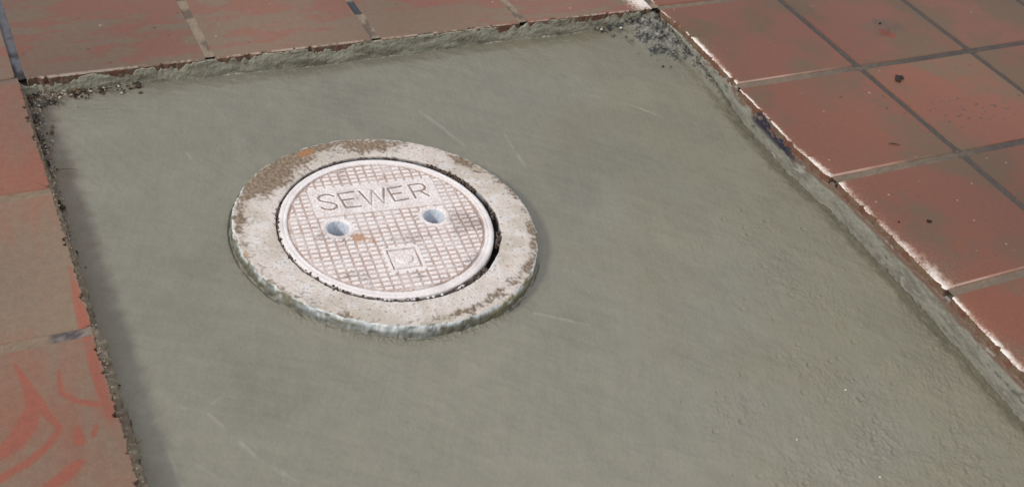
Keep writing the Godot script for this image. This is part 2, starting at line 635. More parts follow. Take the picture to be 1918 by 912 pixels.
func wall_mesh(s: int) -> ArrayMesh:
	# 0 back, 1 right, 2 left, 3 front. A skin of mortar smeared over the cut tiles and the bed under them.
	var length: float = [1.21, PIT_F, PIT_F, 1.21][s]
	var n := int(length / (0.0016 if s < 3 else 0.01))
	var rows := 26
	var v := PackedVector3Array()
	var c := PackedColorArray()
	var idx := PackedInt32Array()
	for k in n + 1:
		var t := length * k / n
		var p: Vector2
		var nr: Vector2
		match s:
			0:
				p = Vector2(PIT_L + t, 0)
				p.y = along([[-1.2, 0.002], [-0.6, 0.001], [-0.3, -0.002], [0.0, 0.001]], p.x) + n_low.get_noise_2d(p.x * 2.0, 3.0) * 0.001
				nr = Vector2(0, 1)
			1:
				p = Vector2((edge_right(t - 0.012) + edge_right(t) + edge_right(t + 0.012) + edge_right(t + 0.006) + edge_right(t - 0.006)) / 5.0, t)
				nr = Vector2(-1, 0)
			2:
				p = Vector2(PIT_L + n_low.get_noise_2d(t * 2.0, 31.7) * 0.0015, t)
				nr = Vector2(1, 0)
			3:
				p = Vector2(PIT_L + t, PIT_F)
				nr = Vector2(0, -1)
		var smear := n_mid.get_noise_2d(t * 0.3 + s * 10.0, 2.0) + 0.35 * n_fine.get_noise_2d(t * 0.4, s * 3.0)
		var cover := smoothstep(-0.25, 0.3, smear + ([0.02, -0.42, 0.2, 0.0][s] as float) + (0.5 * smoothstep(0.45, 0.62, t) * smoothstep(1.1, 1.0, t) if s == 0 else 0.0))
		var top := lerpf(-0.0135, -0.0025, cover)
		for r in rows + 1:
			var f := float(r) / rows
			var y := lerpf(top, -0.075, pow(f, 1.25))
			var q := p
			var bulge := -0.0025
			var pm := n_mid.get_noise_3d(p.x * 0.8, y * 2.2, p.y * 0.8)
			var pf := n_fine.get_noise_3d(p.x * 0.55, y * 1.1, p.y * 0.55)
			if r > 0:
				bulge = 0.0004 + (0.0012 if s == 1 else 0.003) * smoothstep(0.0, 0.4, f) + (0.001 if s == 1 else 0.0016) * pm + (0.0005 if s == 1 else 0.0008) * pf
				if s == 2:
					var lipw := lerpf(0.002, 0.008, smoothstep(0.25, 0.7, t)) * (0.85 + 0.9 * n_mid.get_noise_2d(t * 0.5, 60.0))
					bulge += lipw * smoothstep(0.0, 0.17, f) + 0.0015 + 0.0012 * n_cell.get_noise_2d(t * 0.6, y * 2.0)
			q += nr * bulge
			v.append(Vector3(q.x, y, q.y))
			var cn := n_mid.get_noise_3d(p.x * 0.4, y * 1.8 + 3.0, p.y * 0.4)
			var fn := n_fine.get_noise_3d(p.x * 0.5, y * 1.3, p.y * 0.5)
			var col := lin(0.60, 0.59, 0.525)
			if s == 0:
				col = col.lerp(lin(0.52, 0.505, 0.445), smoothstep(-0.1, 0.4, cn))
				col = col.lerp(lin(0.36, 0.31, 0.26), smoothstep(0.3, 0.55, fn + cn * 0.4) * 0.7)
			elif s == 1:
				col = lin(0.56, 0.555, 0.515).lerp(lin(0.48, 0.465, 0.43), smoothstep(-0.15, 0.35, cn))
				col = col.lerp(lin(0.44, 0.34, 0.29), smoothstep(-0.025, -0.020, y + 0.006 * cn) * smoothstep(0.15, 0.4, t + 0.3 * pm) * 0.85)
				col = col.lerp(lin(0.76, 0.75, 0.73), smoothstep(0.3, 0.6, cn * 0.9 + fn * 0.2) * 0.5)
				var navy := smoothstep(0.34, 0.37, t) * smoothstep(0.54, 0.46, t) * smoothstep(-0.034, -0.022, y)
				col = col.lerp(lin(0.17, 0.17, 0.23), navy * smoothstep(-0.2, 0.05, pm + fn * 0.6 + 0.1))
				col = col.lerp(lin(0.2, 0.19, 0.19), smoothstep(0.36, 0.6, -cn * 0.9 + 0.3 * pf) * 0.6)
			else:
				col = lin(0.47, 0.42, 0.345).lerp(lin(0.27, 0.225, 0.185), smoothstep(-0.05, 0.4, cn + fn * 0.8))
				col = col.lerp(lin(0.62, 0.57, 0.49), smoothstep(0.28, 0.45, fn - cn * 0.3))
				col = col.lerp(lin(0.47, 0.42, 0.36), 0.5 * smoothstep(0.25, 0.05, f))
				col = col.lerp(lin(0.66, 0.60, 0.47), smoothstep(0.05, 0.0, absf(f - 0.2)) * smoothstep(-0.2, 0.2, cn + 0.1) * 0.8)
			c.append(col * (1.0 + 0.16 * fn + 0.1 * pf))
	for k in n:
		for r in rows:
			var a := k * (rows + 1) + r
			var b := a + rows + 1
			if s == 0 or s == 2:
				if s == 0:
					idx.append_array([a, b, a + 1, a + 1, b, b + 1])
				else:
					idx.append_array([a, a + 1, b, b, a + 1, b + 1])
			elif s == 1:
				idx.append_array([a, b, a + 1, a + 1, b, b + 1])
			else:
				idx.append_array([a, a + 1, b, b, a + 1, b + 1])
	return mesh_of(v, c, idx)


# ---------------------------------------------------------------- fresh concrete

func build_concrete() -> void:
	var xs := PackedFloat32Array()
	var zs := PackedFloat32Array()
	var x := PIT_L - 0.008
	while x < 0.022:
		xs.append(x)
		x += 0.0015
	var z := -0.008
	while z < PIT_F + 0.01:
		zs.append(z)
		z += 0.0015 if z < 1.24 else 0.008
	var nx := xs.size()
	var nz := zs.size()
	var v := PackedVector3Array()
	v.resize(nx * nz)
	var col := PackedColorArray()
	col.resize(nx * nz)
	var rough_spots := [[-0.181, 0.604, 0.05], [-0.185, 0.685, 0.05], [-0.2, 0.76, 0.05], [-0.187, 0.8, 0.04], [-0.287, 0.897, 0.03], [-0.247, 0.953, 0.05], [-0.275, 1.046, 0.06], [-0.182, 1.117, 0.07], [-0.441, 0.961, 0.05], [-0.33, 1.08, 0.08], [-0.40, 1.1, 0.07], [-0.12, 1.0, 0.06]]
	var arcs := [Vector2(-1.9, 2.2), Vector2(0.9, -0.9), Vector2(-2.6, -0.3)]
	var ridges := [
		[Vector2(-1.098, 0.73), Vector2(-1.082, 0.767), Vector2(-1.062, 0.813), Vector2(-1.026, 0.864)],
		[Vector2(-1.13, 0.803), Vector2(-1.102, 0.841), Vector2(-1.09, 0.86)],
		[Vector2(-1.071, 0.707), Vector2(-1.102, 0.722), Vector2(-1.125, 0.712)],
		[Vector2(-0.59, 0.19), Vector2(-0.566, 0.255), Vector2(-0.555, 0.297)],
		[Vector2(-0.468, 0.271), Vector2(-0.475, 0.317), Vector2(-0.479, 0.377)],
		[Vector2(-0.62, 0.69), Vector2(-0.551, 0.734)],
		[Vector2(-1.16, 0.72), Vector2(-1.155, 0.8), Vector2(-1.152, 0.86)],
		[Vector2(-1.02, 0.15), Vector2(-0.995, 0.2), Vector2(-0.985, 0.24)],
		[Vector2(-0.27, 0.2), Vector2(-0.2, 0.26), Vector2(-0.14, 0.33)],
	]
	var near := []
	for r in ridges:
		var box := Rect2(r[0], Vector2.ZERO)
		for p in r:
			box = box.expand(p)
		near.append(box.grow(0.012))
	var pits := []
	for k in 150:
		var s: Array = rough_spots[rng.randi() % rough_spots.size()]
		pits.append([s[0] + rng.randfn() * s[2] * 0.9, s[1] + rng.randfn() * s[2] * 0.9, rng.randf_range(0.0015, 0.004), rng.randf_range(0.0006, 0.0022)])
	var pit_grid := {}
	for p in pits:
		for a in range(-1, 2):
			for b in range(-1, 2):
				var key := Vector2i(int(floor(p[0] / 0.01)) + a, int(floor(p[1] / 0.01)) + b)
				if not pit_grid.has(key):
					pit_grid[key] = []
				pit_grid[key].append(p)
	var base_a := lin(0.483, 0.470, 0.420)
	var base_b := lin(0.458, 0.441, 0.373)
	var pale := lin(0.70, 0.69, 0.645)
	var dark := lin(0.17, 0.15, 0.13)
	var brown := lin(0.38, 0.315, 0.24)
	for j in nz:
		z = zs[j]
		var el := edge_left(z)
		var er := edge_right(z)
		for i in nx:
			x = xs[i]
			var h := pit_floor(x, z)
			var low := n_low.get_noise_2d(x, z)
			var mid := n_mid.get_noise_2d(x, z)
			var fine := n_fine.get_noise_2d(x, z)
			# rougher towards the front right, where less trowelled
			var rough := 0.12 + 0.4 * smoothstep(-0.75, -0.2, x) * smoothstep(0.35, 0.95, z)
			for s in rough_spots:
				var dx: float = x - s[0]
				var dz: float = z - s[1]
				var dd: float = (dx * dx + dz * dz) / (s[2] * s[2])
				if dd < 3.0:
					rough += 0.7 * exp(-dd * 1.4)
			rough *= 0.7 + 0.9 * smoothstep(-0.4, 0.5, n_mid.get_noise_2d(x * 0.4 + 5.0, z * 0.4))
			h += low * 0.003 + mid * 0.0008 * (0.5 + rough)
			var lump := n_mid.get_noise_2d(x * 2.2, z * 2.2 + 8.0)
			h += fine * 0.0006 * (rough + 0.1) + lump * absf(lump) * 0.0021 * rough
			# trowel passes: long shallow arcs
			var here := Vector2(x, z)
			var wa := clampf(0.5 + 1.6 * n_low.get_noise_2d(x * 0.35 + 20.0, z * 0.35), 0.0, 1.0)
			var wob := mid * 0.006
			var st := lerpf(n_streak.get_noise_2d((here.distance_to(arcs[0]) + wob) * 55.0, (x - z) * 6.0), n_streak.get_noise_2d((here.distance_to(arcs[1]) + wob) * 55.0, (x + z) * 6.0 + 30.0), wa)
			st += 0.5 * n_streak.get_noise_2d((here.distance_to(arcs[2]) + wob) * 90.0, (x + z) * 9.0 + 70.0)
			h += st * 0.0005 * (1.0 - 0.5 * minf(rough, 1.0))
			# skin that puckered under the float
			var puck := smoothstep(0.1, 0.5, n_low.get_noise_2d(x * 1.3 + 40.0, z * 1.3))
			h += puck * 0.0007 * n_mid.get_noise_2d(x * 1.1 + z * 0.4, z * 2.6)
			var c := base_a.lerp(base_b, clampf(smoothstep(-0.55, -0.1, x + low * 0.25) * 0.9, 0.0, 1.0))
			c *= 1.0 + 0.07 * low + 0.05 * st + 0.05 * fine + 0.12 * smoothstep(0.15, 1.05, z) + 0.16 * (wa - 0.5) * smoothstep(-0.1, 0.3, n_low.get_noise_2d(x * 0.8 + 60.0, z * 0.8)) + 0.06 * mid  # lighter towards the front: falloff of the light put into the cement colour
			for r in ridges.size():
				if near[r].has_point(Vector2(x, z)):
					var ld := line_dist(Vector2(x, z), ridges[r]) + fine * 0.0009 + mid * 0.003
					var k := exp(-pow(ld / 0.0027, 2.0)) * smoothstep(-0.35, 0.35, n_mid.get_noise_2d(x * 0.5 + r, z * 0.5))
					h += 0.0008 * k
					c = c.lerp(pale, 0.22 * k)
			var key := Vector2i(int(floor(x / 0.01)), int(floor(z / 0.01)))
			if pit_grid.has(key):
				for p in pit_grid[key]:
					var pd := Vector2(x - p[0], z - p[1]).length() / (p[2] as float)
					h += -(p[3] as float) * exp(-pd * pd) + 0.35 * (p[3] as float) * exp(-pow((pd - 1.7) * 2.0, 2.0))
			# the foot of the walls
			var db := z - edge_back(x)
			var dr := er - x
			var dl := x - el
			var lip := 0.0045 + 0.002 * n_mid.get_noise_2d(x * 0.7, z * 0.7 + 40.0)
			h += 0.002 * exp(-maxf(db, 0.0) / 0.004)
			h -= 0.0025 * exp(-pow(dr / 0.0035, 2.0)) * smoothstep(0.1, 0.25, z)
			h -= 0.0135 * smoothstep(0.046, 0.0, dr + mid * 0.005) * smoothstep(0.12, 0.4, z) * (1.0 + 0.25 * n_mid.get_noise_2d(x * 0.4, z * 2.2))
			h -= 0.008 * smoothstep(0.045, 0.0, db + mid * 0.005) * smoothstep(-1.05, -0.95, x) * smoothstep(-0.1, -0.2, x)
			c = c.lerp(brown, 0.62 * smoothstep(0.06, 0.02, dl + mid * 0.014) * (0.35 + 0.65 * smoothstep(0.7, 0.3, z)))  # brown dirt film that also deepens the left wall's shadow strip by colour
			if db < lip and x > -0.98 and x < -0.12:
				var k2 := smoothstep(lip, lip * 0.4, db) * smoothstep(-0.25, 0.1, n_mid.get_noise_2d(x * 0.35, 77.0) + 0.12)
				c = c.lerp(pale * 1.1, k2 * 0.85)  # sunlit edge of the back lip painted in pale
				h += 0.0018 * k2
			if dr < 0.004 and z > 0.25:
				c = c.lerp(pale, 0.5 * smoothstep(0.004, 0.001, dr) * smoothstep(0.0, 0.3, n_mid.get_noise_2d(z * 0.5, 91.0)))
			# crumbly mortar: back left corner, along the left edge, back right corner
			var crumb := 0.0
			var wl := 0.011 + 0.022 * smoothstep(0.42, 0.05, z) + 0.01 * n_mid.get_noise_2d(z * 0.4, 5.0)
			crumb = smoothstep(wl, wl * 0.35, dl)
			var cc := Vector2((x - PIT_L - 0.02) / 0.15, db / 0.04).length() + mid * 0.35
			crumb = maxf(crumb, smoothstep(1.0, 0.6, cc))
			var mound := Vector2((x + 0.005) / 0.095, (z - 0.02) / 0.15).length() + mid * 0.3
			var mr := smoothstep(1.0, 0.5, mound)
			mr = maxf(mr, smoothstep(0.028, 0.008, dr) * smoothstep(0.36, 0.12, z) * 0.8)
			if crumb > 0.0:
				var cell := n_cell.get_noise_2d(x, z)
				h += crumb * (0.006 + 0.006 * cell + 0.007 * mid + 0.0025 * fine)
				c = c.lerp(brown.lerp(dark, smoothstep(-0.25, 0.45, fine * 0.9 - mid * 0.9)), crumb * 0.9)
				c = c.lerp(pale, crumb * smoothstep(0.35, 0.6, fine + 0.3 * mid) * 0.8)
			if mr > 0.0:
				var cell := n_cell.get_noise_2d(x * 0.8, z * 0.8)
				h += mr * (0.015 + 0.005 * cell + 0.009 * mid + 0.0022 * fine) + 0.006 * smoothstep(0.6, 0.1, mound)
				var grey := lin(0.45, 0.44, 0.40)
				c = c.lerp(grey.lerp(lin(0.13, 0.13, 0.14), smoothstep(-0.2, 0.5, fine * 0.9 - mid * 1.0)), smoothstep(0.0, 0.5, mr) * 0.9)
				c = c.lerp(lin(0.7, 0.7, 0.68), 0.6 * mr * smoothstep(0.35, 0.6, n_mid.get_noise_2d(x * 2.0, z * 2.0)) * 0.8)
			# collar against the ring
			var rd := Vector2(x, z).distance_to(RING) - ring_radius(atan2(z - RING.y, x - RING.x))
			if rd < 0.03:
				var ang := atan2(z - RING.y, x - RING.x)
				var k3 := exp(-maxf(rd, 0.0) / 0.005)
				h += 0.003 * exp(-maxf(rd, 0.0) / 0.03) * smoothstep(0.03, 0.02, rd) * smoothstep(0.2, 0.9, sin(ang))
				h += 0.0026 * k3 * (0.6 + 1.2 * n_mid.get_noise_2d(ang * 0.35, 9.0))
				var crack := exp(-pow((rd - 0.004 - 0.0012 * mid) / 0.0016, 2.0)) * smoothstep(-0.1, 0.25, n_mid.get_noise_2d(ang * 0.12, 19.0) + 0.05 + 0.5 * patch(ang, 0.0, -165, 0.0, 25, 1.0))
				h -= 0.003 * crack + 0.002 * exp(-pow((rd - 0.0004) / 0.0014, 2.0))
				if ang > 0.9 and ang < 2.6:
					h += 0.0018 * smoothstep(0.1, 0.5, fine) * smoothstep(0.022, 0.004, rd)
			v[j * nx + i] = Vector3(x, h, z)
			col[j * nx + i] = c
	var idx := PackedInt32Array()
	for j in nz - 1:
		for i in nx - 1:
			if Vector2(xs[i], zs[j]).distance_to(RING) < 0.195:
				continue
			var a := j * nx + i
			idx.append_array([a, a + 1, a + nx, a + nx, a + 1, a + nx + 1])
	var m := mat(0.4, 0.5)
	relief(m, 26.0, 0.13, 0.03, 44)
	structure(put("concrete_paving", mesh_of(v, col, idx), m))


# ---------------------------------------------------------------- concrete ring

func ring_radius(a: float) -> float:
	return 0.2195 + 0.0023 * cos(2 * a) + 0.006 * sin(2 * a) - 0.001 * cos(3 * a) - 0.0016 * sin(3 * a)


func patch(a: float, r: float, a0: float, r0: float, da: float, dr: float) -> float:
	var d := wrapf(a - deg_to_rad(a0), -PI, PI) / deg_to_rad(da)
	var e := (r - r0) / dr
	return exp(-(d * d + e * e))


func build_ring() -> void:
	var root := Node3D.new()
	root.name = numbered("manhole_ring")
	root.position = Vector3(RING.x, 0, RING.y)
	add_child(root)
	tag(root, "pale weathered round concrete collar standing proud of the fresh grey cement around the sewer cover", "manhole ring")
	var n := 900
	var prof := []   # [blend outer(0)..inner(1), extra radius, y]
	for k in 9:
		prof.append([0.0, 0.005 - 0.0045 * k / 8.0, -0.06 + (0.06 + RING_TOP - 0.004) * k / 8.0])
	prof.append([0.0, -0.0006, RING_TOP - 0.0022])
	prof.append([0.0, -0.0022, RING_TOP - 0.0006])
	for k in 28:
		prof.append([k / 27.0, lerpf(-0.004, 0.0012, k / 27.0), RING_TOP])
	prof.append([1.0, 0.0003, RING_TOP - 0.0008])
	for k in range(1, 6):
		prof.append([1.0, 0.0, RING_TOP - 0.0008 - 0.004 * k])
	prof.append([1.0, -0.018, RING_TOP - 0.0222])
	prof.append([1.0, -0.018, -0.07])
	var rows := prof.size()
	var v := PackedVector3Array()
	var c := PackedColorArray()
	var idx := PackedInt32Array()
	var off := OPEN - RING
	for k in n:
		var a := TAU * k / n
		var dir := Vector2(cos(a), sin(a))
		var outer := ring_radius(a)
		outer += n_mid.get_noise_2d(dir.x * 0.35, dir.y * 0.35) * 0.0022 + n_fine.get_noise_2d(dir.x * 0.2, dir.y * 0.2) * 0.0008
		var inner := 0.1663 + n_mid.get_noise_2d(dir.x * 0.3 + 5.0, dir.y * 0.3) * 0.0012
		for r in rows:
			var pr: Array = prof[r]
			var po: Vector2 = dir * (outer + (pr[1] if pr[0] < 0.5 else 0.0) as float)
			var pi: Vector2 = off + dir * (inner + (pr[1] if pr[0] >= 0.5 else 0.0) as float)
			if pr[0] > 0.0 and pr[0] < 1.0:
				po = dir * (outer - 0.004)
				pi = off + dir * (inner + 0.0012)
			var p := po.lerp(pi, pr[0])
			var rad := p.length()
			var y: float = pr[2]
			var top: bool = r >= 10 and r < 39
			var mid := n_mid.get_noise_2d(p.x * 1.2, p.y * 1.2 + 3.0)
			var fine := n_fine.get_noise_2d(p.x, p.y + 3.0)
			var grain := n_grain.get_noise_2d(p.x, p.y)
			var rim := smoothstep(0.195, 0.212, rad - (outer - 0.2195))
			# where the pale skin is gone: back left, back, and nibbled all along the outer edge
			var bare := 1.15 * patch(a, rad, -125, 0.198, 20, 0.03) + 1.0 * patch(a, rad, -139, 0.208, 9, 0.018) + 1.15 * patch(a, rad, -78, 0.192, 15, 0.02) + 0.9 * patch(a, rad, -103, 0.21, 14, 0.012)
			bare += 0.75 * patch(a, rad, -33, 0.203, 11, 0.014) + 0.7 * patch(a, rad, 23, 0.219, 12, 0.009) + 0.55 * patch(a, rad, -8, 0.219, 8, 0.008) + 0.6 * patch(a, rad, 62, 0.205, 9, 0.008) + 0.6 * patch(a, rad, 84, 0.207, 11, 0.008)
			bare += 0.5 * patch(a, rad, 45, 0.216, 9, 0.01) + 0.55 * patch(a, rad, 160, 0.222, 12, 0.01) + 0.6 * patch(a, rad, -165, 0.214, 12, 0.01) + 0.4 * patch(a, rad, 128, 0.209, 10, 0.009)
			bare += 0.27 * rim
			var b := smoothstep(0.28, 0.92, bare + mid * 0.55 + fine * 0.36 + grain * 0.12)
			var col := lin(0.825, 0.785, 0.755) * (1.0 + 0.10 * mid + 0.10 * fine + 0.16 * grain)
			col = col.lerp(lin(0.68, 0.635, 0.57), 0.5 * smoothstep(-0.2, 0.4, n_low.get_noise_2d(p.x * 2.0, p.y * 2.0)))
			col = col.lerp(lin(0.86, 0.855, 0.87), 0.5 * smoothstep(0.0, 0.5, mid) * (1.0 - b))
			var dirt := lin(0.56, 0.49, 0.415).lerp(lin(0.42, 0.355, 0.285), smoothstep(-0.3, 0.3, fine + grain * 0.5))
			col = col.lerp(dirt * (1.0 + 0.3 * grain), b * 0.92)
			var rust := 1.1 * patch(a, rad, -108, 0.206, 5, 0.008) + 0.8 * patch(a, rad, 46, 0.19, 2.2, 0.004) + 0.7 * patch(a, rad, 178, 0.218, 2.5, 0.006) + 0.5 * patch(a, rad, -76, 0.198, 7, 0.006)
			col = col.lerp(lin(0.66, 0.46, 0.31), smoothstep(0.35, 0.8, rust + mid * 0.4 + fine * 0.3) * 0.85)
			if r < 10:
				# the side: cement splashed, bluish to the left, yellowish to the right, white in streaks
				var sn := n_mid.get_noise_3d(p.x * 0.5, y * 2.4, p.y * 0.5)
				var side := lin(0.49, 0.485, 0.43).lerp(lin(0.60, 0.635, 0.65), smoothstep(0.0, 0.5, sn + 0.45 * patch(a, 0.0, 118, 0.0, 24, 1.0)))
				side = side.lerp(lin(0.60, 0.565, 0.43), smoothstep(0.25, 0.7, patch(a, 0.0, 48, 0.0, 26, 1.0) + sn * 0.5))
				side = side.lerp(lin(0.86, 0.88, 0.89), smoothstep(0.2, 0.45, 0.8 * n_fine.get_noise_3d(p.x * 0.3, y * 1.6, p.y * 0.3) + 0.42 * patch(a, 0.0, 112, 0.0, 24, 1.0) + 0.4 * smoothstep(-0.0205, -0.0145, y)) * 0.8)
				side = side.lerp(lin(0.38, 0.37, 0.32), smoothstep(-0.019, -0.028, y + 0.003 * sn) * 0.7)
				col = side * (1.0 + 0.35 * n_fine.get_noise_3d(p.x, y, p.y) + 0.3 * n_grain.get_noise_3d(p.x * 0.7, y, p.y * 0.7))
				p += dir * (n_mid.get_noise_3d(p.x * 0.8, y * 1.5, p.y * 0.8) * 0.0013 + n_fine.get_noise_3d(p.x * 0.7, y * 1.4, p.y * 0.7) * 0.0012)
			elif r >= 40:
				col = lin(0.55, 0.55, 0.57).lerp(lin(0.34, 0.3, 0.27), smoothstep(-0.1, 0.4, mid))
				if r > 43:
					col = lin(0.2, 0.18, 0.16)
			if top:
				var pore := smoothstep(0.42, 0.6, n_grain.get_noise_2d(p.x * 0.55 + 9.0, p.y * 0.55) + 0.2 * mid)
				col = col.lerp(lin(0.45, 0.39, 0.33), pore * 0.6)
				y -= 0.0007 * pore
				y += mid * 0.0006 + fine * 0.0004 - b * (0.0009 + 0.0006 * grain) - 0.0012 * rim * smoothstep(0.0, 0.5, mid)
			v.append(Vector3(p.x, y, p.y))
			c.append(col)
	for k in n:
		var l := (k + 1) % n
		for r in rows - 1:
			var a := k * rows + r
			var b := l * rows + r
			idx.append_array([a, a + 1, b, b, a + 1, b + 1])
	var m := mat(0.85, 0.35)
	relief(m, 40.0, 0.1, 0.06, 45)
	put("collar", mesh_of(v, c, idx), m, root)
	# the pipe that it stands on
	var pv := PackedVector3Array()
	var pidx := PackedInt32Array()
	for k in 64:
		var d := Vector2(cos(TAU * k / 64), sin(TAU * k / 64)) * 0.149
		pv.append_array([Vector3(d.x, -0.07, d.y), Vector3(d.x, -0.7, d.y), Vector3(0, -0.7, 0)])
	for k in 64:
		var a := k * 3
		var b := ((k + 1) % 64) * 3
		pidx.append_array([a, a + 1, b, b, a + 1, b + 1, a + 1, a + 2, b + 1])
	var pm := mat(0.8, 0.4, false)
	pm.albedo_color = Color(0.3, 0.27, 0.25)
	put("shaft", mesh_of(pv, PackedColorArray(), pidx), pm, root)


# ---------------------------------------------------------------- sewer cover

const LETTERS := {
	"S": [[[-0.0615, -0.0775], [-0.0665, -0.0825], [-0.0738, -0.0842], [-0.0815, -0.0825], [-0.0862, -0.0765], [-0.084, -0.0705], [-0.0765, -0.0668], [-0.068, -0.063], [-0.0625, -0.058], [-0.063, -0.052], [-0.069, -0.0485], [-0.0765, -0.0483], [-0.083, -0.0515], [-0.0865, -0.0565]]],
	"E": [[[-0.0285, -0.0845], [-0.0545, -0.0825], [-0.050, -0.049], [-0.0265, -0.0483]], [[-0.0525, -0.067], [-0.033, -0.0675]]],
	"W": [[[-0.0215, -0.085], [-0.0108, -0.049], [-0.0012, -0.084], [0.0085, -0.0495], [0.0185, -0.086]]],
	"F": [[[0.0475, -0.0855], [0.0238, -0.0825], [0.0268, -0.0515], [0.0495, -0.0535]], [[0.0253, -0.068], [0.0425, -0.0695]]],
	"R": [[[0.0605, -0.0525], [0.0585, -0.0858], [0.074, -0.0868], [0.0805, -0.084], [0.0828, -0.0775], [0.08, -0.0715], [0.0735, -0.069], [0.0598, -0.0688]], [[0.0715, -0.069], [0.083, -0.0545]]],
}


